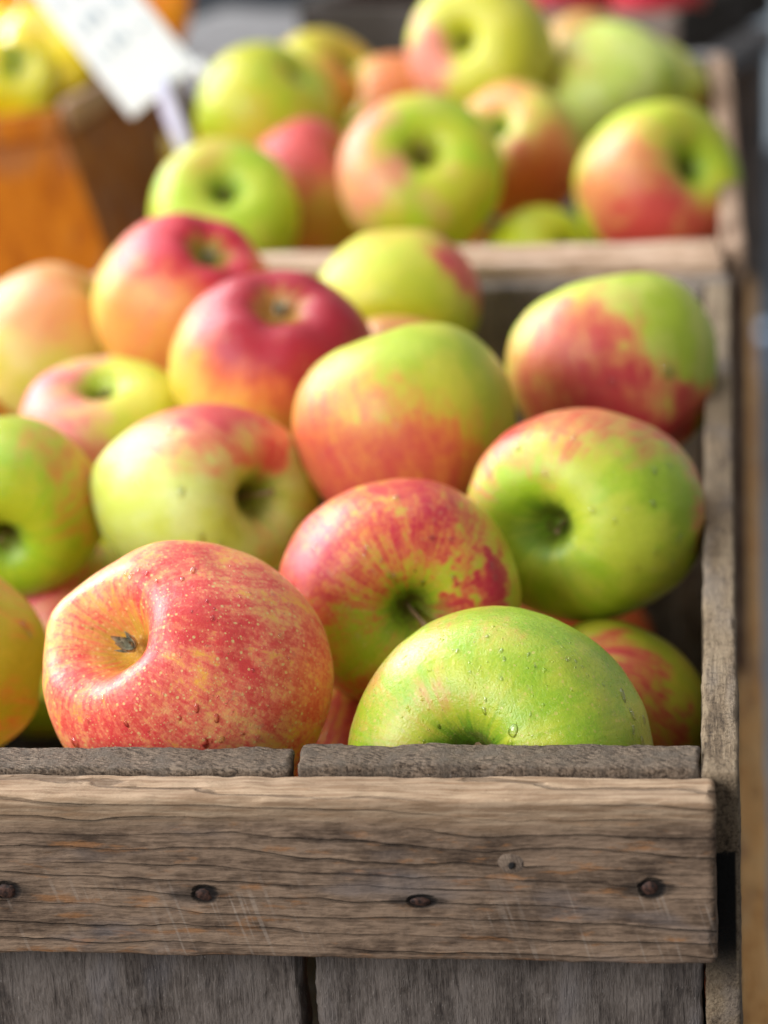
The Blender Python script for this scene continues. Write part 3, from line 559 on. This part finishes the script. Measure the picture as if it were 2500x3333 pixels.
am((-0.2484, 0.9024, 0.0046), 0.0380, 'stem', (.5, .5, .5), 'yellow green and orange apple peeping over the olive apple at the back left', 23, g1=(0.48, 0.52, 0.04), g2=(0.6, 0.45, 0.06), r1=(0.68, 0.28, 0.06), r2=COR, lobes=[((.7, .2, .6), 45, .7)])
am((-0.2326, 0.7264, -0.0119), 0.0372, 'stem', (.75, .55, .4), 'pink apple with dented shoulder between two green ones in the middle crate', 24, g1=(0.50, 0.44, 0.05), g2=(0.6, 0.42, 0.06), r1=(0.74, 0.22, 0.12), r2=(0.62, 0.07, 0.07), lobes=[((0, .85, .5), 50, .9), ((.0, -.2, .9), 70, .4)])
am((-0.1603, 0.6564, 0.0123), 0.0415, 'stem', (.04, .30, .95), 'green and yellow apple with pink left cheek and dark stem at the middle crate front', 25, g1=(0.36, 0.56, 0.03), g2=(0.54, 0.54, 0.04), r1=(0.76, 0.32, 0.18), r2=(0.7, 0.14, 0.1), lobes=[((-.8, .1, .55), 40, .7), ((-.2, .95, .1), 34, .45), ((.1, -.1, .9), 20, .3)], cav=(0.30, 0.32, 0.02), stemL=.4)
am((-0.2008, 0.8847, -0.0037), 0.0380, 'stem', (.8, -.3, -.4), 'orange pink apple with pale left side behind the dark stemmed apple', 26, g1=(0.46, 0.54, 0.08), g2=(0.6, 0.55, 0.12), r1=(0.70, 0.24, 0.08), r2=(0.6, 0.12, 0.05), lobes=[((.3, .4, .8), 55, .85)])
am((-0.1419, 0.8422, 0.0419), 0.0406, 'stem', (-.46, .02, .88), 'yellow apple topmost in the middle crate, stem hollow facing left', 27, g1=(0.52, 0.54, 0.06), g2=(0.62, 0.58, 0.10), r1=(0.78, 0.34, 0.22), r2=(0.7, 0.14, 0.12), lobes=[((-.8, -.25, .5), 26, .8), ((-.2, -.9, .3), 26, .45), ((.1, .97, .0), 24, .35)], cav=(0.34, 0.40, 0.02), stemL=.2)
am((-0.0754, 0.8647, 0.0102), 0.0425, 'calyx', (-.6, .6, -.5), 'large pale lime apple at the back right of the middle crate', 28, wide=0.9, lop=0.02, g1=(0.42, 0.60, 0.05), g2=(0.62, 0.70, 0.26), r1=(0.70, 0.42, 0.16), r2=COR, lobes=[((-.55, .5, .6), 30, .42)])
am((-0.0530, 0.9255, -0.0087), 0.0386, 'calyx', (.6, .6, -.5), 'yellow green apple mostly hidden at the rear right wall of the middle crate', 29, wide=0.9, lop=0.02, g1=(0.46, 0.58, 0.06), g2=(0.60, 0.60, 0.14), r1=(0.72, 0.38, 0.12), r2=COR, lobes=[((.6, -.5, .5), 34, .5)])
am((-0.0435, 0.6626, 0.0043), 0.0408, 'stem', (.50, .22, .84), 'orange and green apple by the right wall of the middle crate with red lower edge', 30, g1=(0.40, 0.56, 0.04), g2=(0.54, 0.54, 0.05), r1=(0.72, 0.26, 0.10), r2=(0.62, 0.07, 0.06), lobes=[((-.55, .0, .8), 40, .66), ((.1, -.8, .5), 44, .95)], cav=(0.26, 0.46, 0.03))
am((-0.1174, 0.7484, 0.0030), 0.0362, 'stem', (-.45, .40, .80), 'orange brown apple with pale pink top in the centre of the middle crate', 42, g1=(0.44, 0.50, 0.04), g2=(0.60, 0.56, 0.12), r1=(0.74, 0.26, 0.10), r2=(0.6, 0.1, 0.05), lobes=[((-.3, .9, .3), 34, .6), ((.4, -.3, .8), 45, .6), ((.1, -.8, .5), 50, .6)], cav=(0.22, 0.46, 0.03))
am((-0.1044, 0.6578, -0.0431), 0.0360, 'calyx', (-.6, -.5, -.6), 'yellow green apple just showing above the front board of the middle crate', 43, g1=(0.42, 0.52, 0.03), g2=(0.56, 0.54, 0.05), r1=COR, r2=RED, lobes=[])
am((-0.0900, 0.9065, 0.0123), 0.0370, 'calyx', (-.6, -.5, -.6), 'olive and pink apple showing above the large pale lime one', 44, wide=0.9, lop=0.02, g1=(0.46, 0.48, 0.04), g2=(0.6, 0.46, 0.08), r1=(0.72, 0.3, 0.14), r2=COR, lobes=[((-.2, .8, .5), 50, .5)])
# --- red apples in the dark tray
RM = Matrix.Rotation(math.radians(-19), 3, 'Z')
for i, (x, y, z, lab, ax) in enumerate(((0.030, -0.006, 0.048, 'pink red apple leftmost in the dark tray, beside the topmost yellow apple', (.3, .8, .4)),
        (0.062, 0.052, 0.056, 'red apple with an orange cheek second from the right of the dark tray', (.4, -.6, -.6)),
        (0.096, -0.004, 0.046, 'dark crimson apple at the right end of the dark tray', (.2, .6, .6)),
        (0.000, 0.092, 0.046, 'red apple at the back of the dark tray', (.2, .6, .6)), (-0.075, 0.085, 0.046, 'red apple in the left half of the dark tray', (.5, .6, .2)))):
    p = RM @ Vector((x, y, z)) + Vector((-0.142, 1.19, -0.0215))
    apple(tuple(p), 0.0335, 'calyx', ax, lab, 'r', seed=60 + i, g1=(0.7, 0.25, 0.05), g2=(0.75, 0.3, 0.08), r1=(0.72, 0.05, 0.08), r2=(0.52, 0.010, 0.05), base=.45,
          lobes=[((-.3, .5, .7), 80, .5)], stripe=.3, mott=.3, dots=0, wet=.1, cav=(0.4, 0.1, 0.05))

# ------------------------------------------------------------------ leaning splint basket with yellow and orange peppers
def panel(name, pts, th, mat, parent, nu=12, nv=10, amp=0.0006):
    a, b, c, d = [Vector(p) for p in pts]; n = (b - a).cross(d - a).normalized() * th
    bm = bmesh.new(); lay = []
    for s in (0, 1):
        g = [[bm.verts.new((a.lerp(b, i / nu)).lerp(d.lerp(c, i / nu), j / nv) + n * s + n.normalized() * noise.noise(Vector((i * .9, j * .3, 7 + s))) * amp) for j in range(nv + 1)] for i in range(nu + 1)]
        lay.append(g)
        for i in range(nu):
            for j in range(nv):
                q = (g[i][j], g[i + 1][j], g[i + 1][j + 1], g[i][j + 1]); bm.faces.new(q if s else q[::-1])
    A_, B_ = lay
    for i in range(nu):
        bm.faces.new((A_[i][0], A_[i + 1][0], B_[i + 1][0], B_[i][0])); bm.faces.new((A_[i + 1][nv], A_[i][nv], B_[i][nv], B_[i + 1][nv]))
    for j in range(nv):
        bm.faces.new((A_[0][j + 1], A_[0][j], B_[0][j], B_[0][j + 1])); bm.faces.new((A_[nu][j], A_[nu][j + 1], B_[nu][j + 1], B_[nu][j]))
    return link_bm(name, bm, mat, parent, smooth=False)
w_veneer_lit = wood('lit_orange_veneer', (0.30, 0.075, 0.003), (0.50, 0.145, 0.004), (0.62, 0.21, 0.008), 'z', 8.1, 0.15, 0.01, 0.1, rough=0.55)  # saturated orange veneer with the light from the left painted into its colour
w_veneer_shade = wood('shaded_brown_veneer', (0.13, 0.040, 0.008), (0.27, 0.095, 0.020), (0.36, 0.15, 0.04), 'z', 9.1, 0.15, 0.01, 0.1, rough=0.6)  # same basket veneer, the shade of the right face painted in as brown
w_lip = wood('basket_rim_wood', (0.22, 0.12, 0.07), (0.42, 0.26, 0.16), (0.55, 0.38, 0.27), 'y', 9.6, 0.15, 0.01, 0.1, rough=0.5)
T = Vector((-0.3997, 0.8617, 0.0111)); lean = Vector((0.060, -0.012, -0.2105))
ud = Vector((-0.170, -0.085, 0.0)); vd = Vector((0.028, 0.190, 0.0))
bk = tag(empty('splint_basket', (T + lean + (ud + vd) * 0.5).to_tuple()), 'leaning orange brown veneer basket at the left edge, filled with yellow and orange peppers', 'basket')
def bl(*ps): return [Vector(p) - bk.location for p in ps]
c0, c1, c2, c3 = T, T + ud, T + ud + vd, T + vd
def dn(p): return p + lean * 0.995
panel('front_stave', bl(c0, dn(c0), dn(c1), c1), 0.004, w_veneer_lit, bk)
panel('side_stave', bl(dn(c0), c0, c0.lerp(c3, .93), dn(c0.lerp(c3, .93))), 0.004, w_veneer_shade, bk)
panel('back_stave', bl(c2, dn(c2), dn(c3), c3), 0.004, w_veneer_shade, bk)
panel('side_stave', bl(c1, dn(c1), dn(c2), c2), 0.004, w_veneer_lit, bk)
panel('basket_bottom', bl(dn(c0) * 1.0 + Vector((0, 0, .004)), dn(c1) + Vector((0, 0, .004)), dn(c2) + Vector((0, 0, .004)), dn(c3) + Vector((0, 0, .004))), 0.004, w_veneer_shade, bk)
def bar(name, a, b, w, t, mat, parent):
    a = Vector(a); b = Vector(b); d = (b - a); L = d.length; q = d.to_track_quat('X', 'Z').to_matrix().to_4x4()
    o = board(name, (0, -t / 2, -w / 2), (L, t / 2, w / 2), mat, parent, res=0.01, r=min(w, t) * 0.3, amp=0.0003)
    for v in o.data.vertices: v.co = a + q.to_3x3() @ v.co
    return o
o1 = Vector((0.004, -0.006, -0.006))
bar('rim', *bl(c0 + o1, c1 + o1), 0.016, 0.006, w_veneer_lit, bk)
bar('rim', *bl(c0 + Vector((0.006, 0, -0.004)), c3 + Vector((0.006, 0, -0.004))), 0.018, 0.006, w_lip, bk)
m_strap = plain('grey_metal_strap', (0.15, 0.18, 0.22), 0.45, 0.3, 30, 0.2)
sa = c0.lerp(c1, 0.60) + Vector((0, -0.007, 0))
bar('metal_strap', *bl(sa, sa + lean * 0.98), 0.012, 0.002, m_strap, bk)

def pepper_mat(name, c1_, c2_):
    k = NT(name); co = k.n('ShaderNodeTexCoord').outputs['Object']
    c = k.mix(k.smooth(k.noise(co, 1.6, 3), 0.35, 0.65), c1_, c2_)
    k.bsdf(Base_Color=c, Roughness=0.18, Coat_Weight=1.0, Coat_Roughness=0.12, Subsurface_Weight=0.2, Subsurface_Radius=(1, .5, .1), Subsurface_Scale=0.003, Normal=k.bump(k.noise(co, 3, 3), 0.3, 0.002)); return k.m
m_py = pepper_mat('yellow_pepper_skin', (0.80, 0.58, 0.01), (0.85, 0.68, 0.02)); m_pyg = pepper_mat('yellow_green_pepper_skin', (0.62, 0.60, 0.01), (0.85, 0.66, 0.01))
m_po = pepper_mat('orange_pepper_skin', (0.90, 0.27, 0.005), (0.95, 0.36, 0.01)); m_pst = plain('green_pepper_stem', (0.08, 0.2, 0.03), 0.5, 0, 8, 0.3)
def pepper(pos, R, euler, mat, label, seed):
    bm = bmesh.new(); nu, nv = 48, 32; rs = random.Random(seed); ph = rs.random() * 6
    def P(t, a):
        th = t * math.pi; r = math.sin(th) ** 0.72; z = math.cos(th) * 1.12
        r *= (1 + 0.13 * math.cos(4 * a + ph) * math.sin(th)) * (1 - 0.16 * t); z -= 0.30 * math.exp(-(r / 0.35) ** 2) * (1 if t < .5 else -0.7)
        return Vector((r * math.cos(a), r * math.sin(a), z))
    top = bm.verts.new(P(0, 0)); bot = bm.verts.new(P(1, 0)); R_ = [[bm.verts.new(P(i / nv, 2 * math.pi * j / nu)) for j in range(nu)] for i in range(1, nv)]
    for j in range(nu):
        bm.faces.new((top, R_[0][j], R_[0][(j + 1) % nu])); bm.faces.new((bot, R_[-1][(j + 1) % nu], R_[-1][j]))
        for i in range(len(R_) - 1): bm.faces.new((R_[i][j], R_[i + 1][j], R_[i + 1][(j + 1) % nu], R_[i][(j + 1) % nu]))
    o = link_bm('bell_pepper', bm, mat); o.scale = (R,) * 3; o.location = pos; o.rotation_euler = euler
    tag(o, label, 'pepper', 'peppers in the basket')
    bm = stem_bm(seed, 0.5, 0.0)
    for v in bm.verts: v.co = Vector((v.co.x * 4, v.co.y * 4, 0.72 - v.co.z))
    link_bm('stem', bm, m_pst, o)
ctr = (c0 + c2) / 2
pepper((-0.444, 0.913, 0.004), 0.036, (0.5, 0.5, 0), m_pyg, 'green tinged yellow pepper at the near rim of the basket', 71)
pepper((-0.423, 0.948, 0.022), 0.034, (-0.4, 0.6, 1), m_py, 'glossy yellow pepper with a long highlight beside the price card', 72)
pepper((-0.466, 0.966, 0.022), 0.034, (0.9, -0.3, 2), m_py, 'glossy yellow pepper at the left edge of the photo', 73)
pepper((-0.455, 0.997, 0.056), 0.040, (0.2, 0.4, 0.6), m_po, 'orange pepper on top of the yellow ones, left of the price card', 74)
pepper((-0.500, 1.035, 0.030), 0.036, (1.2, 0.4, 0.6), m_po, 'orange pepper at the back left of the basket', 75)
pepper((-0.384, 1.046, 0.040), 0.038, (0.1, 0.1, 1.6), m_po, 'deep orange pepper right of the price card', 76)
for q, (dx, dy, dz) in enumerate(((0.0, 0.0, -0.10), (-0.055, 0.06, -0.07), (0.02, 0.09, -0.05))):
    pepper((-0.395 + dx, 0.92 + dy, 0.0 + dz - 0.02), 0.036, (q, q * .5, q), m_py, 'yellow pepper hidden deep inside the leaning basket', 77 + q)

# ------------------------------------------------------------------ price card on its clip
pc = tag(empty('price_card', (-0.3050, 0.768, -0.03)), 'white price card on a lilac clip tilted over the basket, blurred grey writing', 'sign')
m_card = plain('white_card', (0.86, 0.90, 0.93), 0.55, 0, 8, 0.03); m_ink = plain('grey_ink', (0.42, 0.52, 0.60), 0.8, 0, 100, 0.2)
m_clip = plain('lilac_clip_plastic', (0.60, 0.62, 0.82), 0.4, 0, 30, 0.08); m_clipg = plain('grey_clip_wood', (0.42, 0.46, 0.50), 0.6, 0, 60, 0.2)
A0 = Vector((-0.2966, 0.7842, 0.0527)); A1 = Vector((-0.3323, 0.7687, 0.0247))      # lower corners: right, left
up = (Vector((-0.3837, 0.7851, 0.0885)) - A1).normalized(); sd = (A0 - A1); sd = (sd - up * sd.dot(up)); nrm = sd.cross(up).normalized()
def cardbox(name, u0, u1, v0, v1, off, th, mat, parent, rad=0.0):
    o = board(name, (u0, -th / 2, v0), (u1, th / 2, v1), mat, parent, res=0.006, r=th * 0.45, amp=0.0)
    for v in o.data.vertices:
        q = v.co; v.co = (A1 + sd.normalized() * q.x + up * q.z + nrm * (off + q.y)) - pc.location
    return o
Wd = sd.length
card = cardbox('card', 0, Wd * 0.96, 0.0, 0.125, 0, 0.0012, m_card, pc)
rs = random.Random(3)
for v0 in (0.034, 0.052, 0.070, 0.088, 0.106):      # rows of small strokes, too blurred to read
    x = 0.006
    while x < Wd * 0.96 - 0.008:
        w_ = rs.uniform(0.0015, 0.004)
        if rs.random() < 0.72: cardbox('writing', x, x + w_, v0, v0 + rs.uniform(0.003, 0.009), 0.0009 if nrm.dot(CF) < 0 else -0.0009, 0.0004, m_ink, card)
        x += w_ + rs.uniform(0.0015, 0.004)
mid_b = A1 + sd * 0.52
bar('clip', mid_b + up * 0.006 - pc.location + nrm * 0.002, Vector((-0.3035, 0.768, 0.008)) - pc.location, 0.011, 0.004, m_clip, pc)
bar('stake', Vector((-0.3045, 0.768, 0.012)) - pc.location, Vector((-0.298, 0.764, -0.060)) - pc.location, 0.008, 0.004, m_clipg, pc)
bar('clip_tab', A0 - up * 0.001 - pc.location + nrm * 0.002, A0 - up * 0.011 - sd * 0.05 - pc.location + nrm * 0.002, 0.006, 0.004, m_card, pc)

# ------------------------------------------------------------------ far things at the right, strongly out of focus
def bucket(pos, r, h, mat, label, seed):
    bm = bmesh.new(); prof_ = [(0, 0), (r * .78, 0), (r * .82, h * .02), (r, h * .96), (r * 1.06, h * .97), (r * 1.06, h), (r * .98, h), (r * .94, h * .95), (r * .76, h * .03), (0, h * .03)]
    n = 40; prev = None
    for (a, z) in prof_:
        ring = [bm.verts.new((a * math.cos(6.28318 * i / n), a * math.sin(6.28318 * i / n), z)) for i in range(n)] if a > 0 else [bm.verts.new((0, 0, z))] * n
        if prev:
            for i in range(n):
                vs = []
                for v in (prev[i], prev[(i + 1) % n], ring[(i + 1) % n], ring[i]):
                    if v not in vs: vs.append(v)
                if len(vs) > 2: bm.faces.new(vs)
        prev = ring
    o = link_bm('plastic_cup', bm, mat); o.location = pos; tag(o, label, 'cup'); return o
bucket((0.018, 3.35, -0.95), 0.024, 0.075, plain('pale_blue_plastic', (0.50, 0.62, 0.78), 0.5, 0, 5, 0.1), 'small pale blue cup on the dark ground, blurred at the right edge', 1)
bucket((0.022, 3.92, -0.95), 0.022, 0.10, plain('black_plastic', (0.02, 0.02, 0.025), 0.5, 0, 5, 0.1), 'small black cup on the ground behind the pale blue one', 2)

S.render.engine = 'CYCLES'
S.cycles.max_bounces = 8; S.cycles.transmission_bounces = 6; S.cycles.use_denoising = True
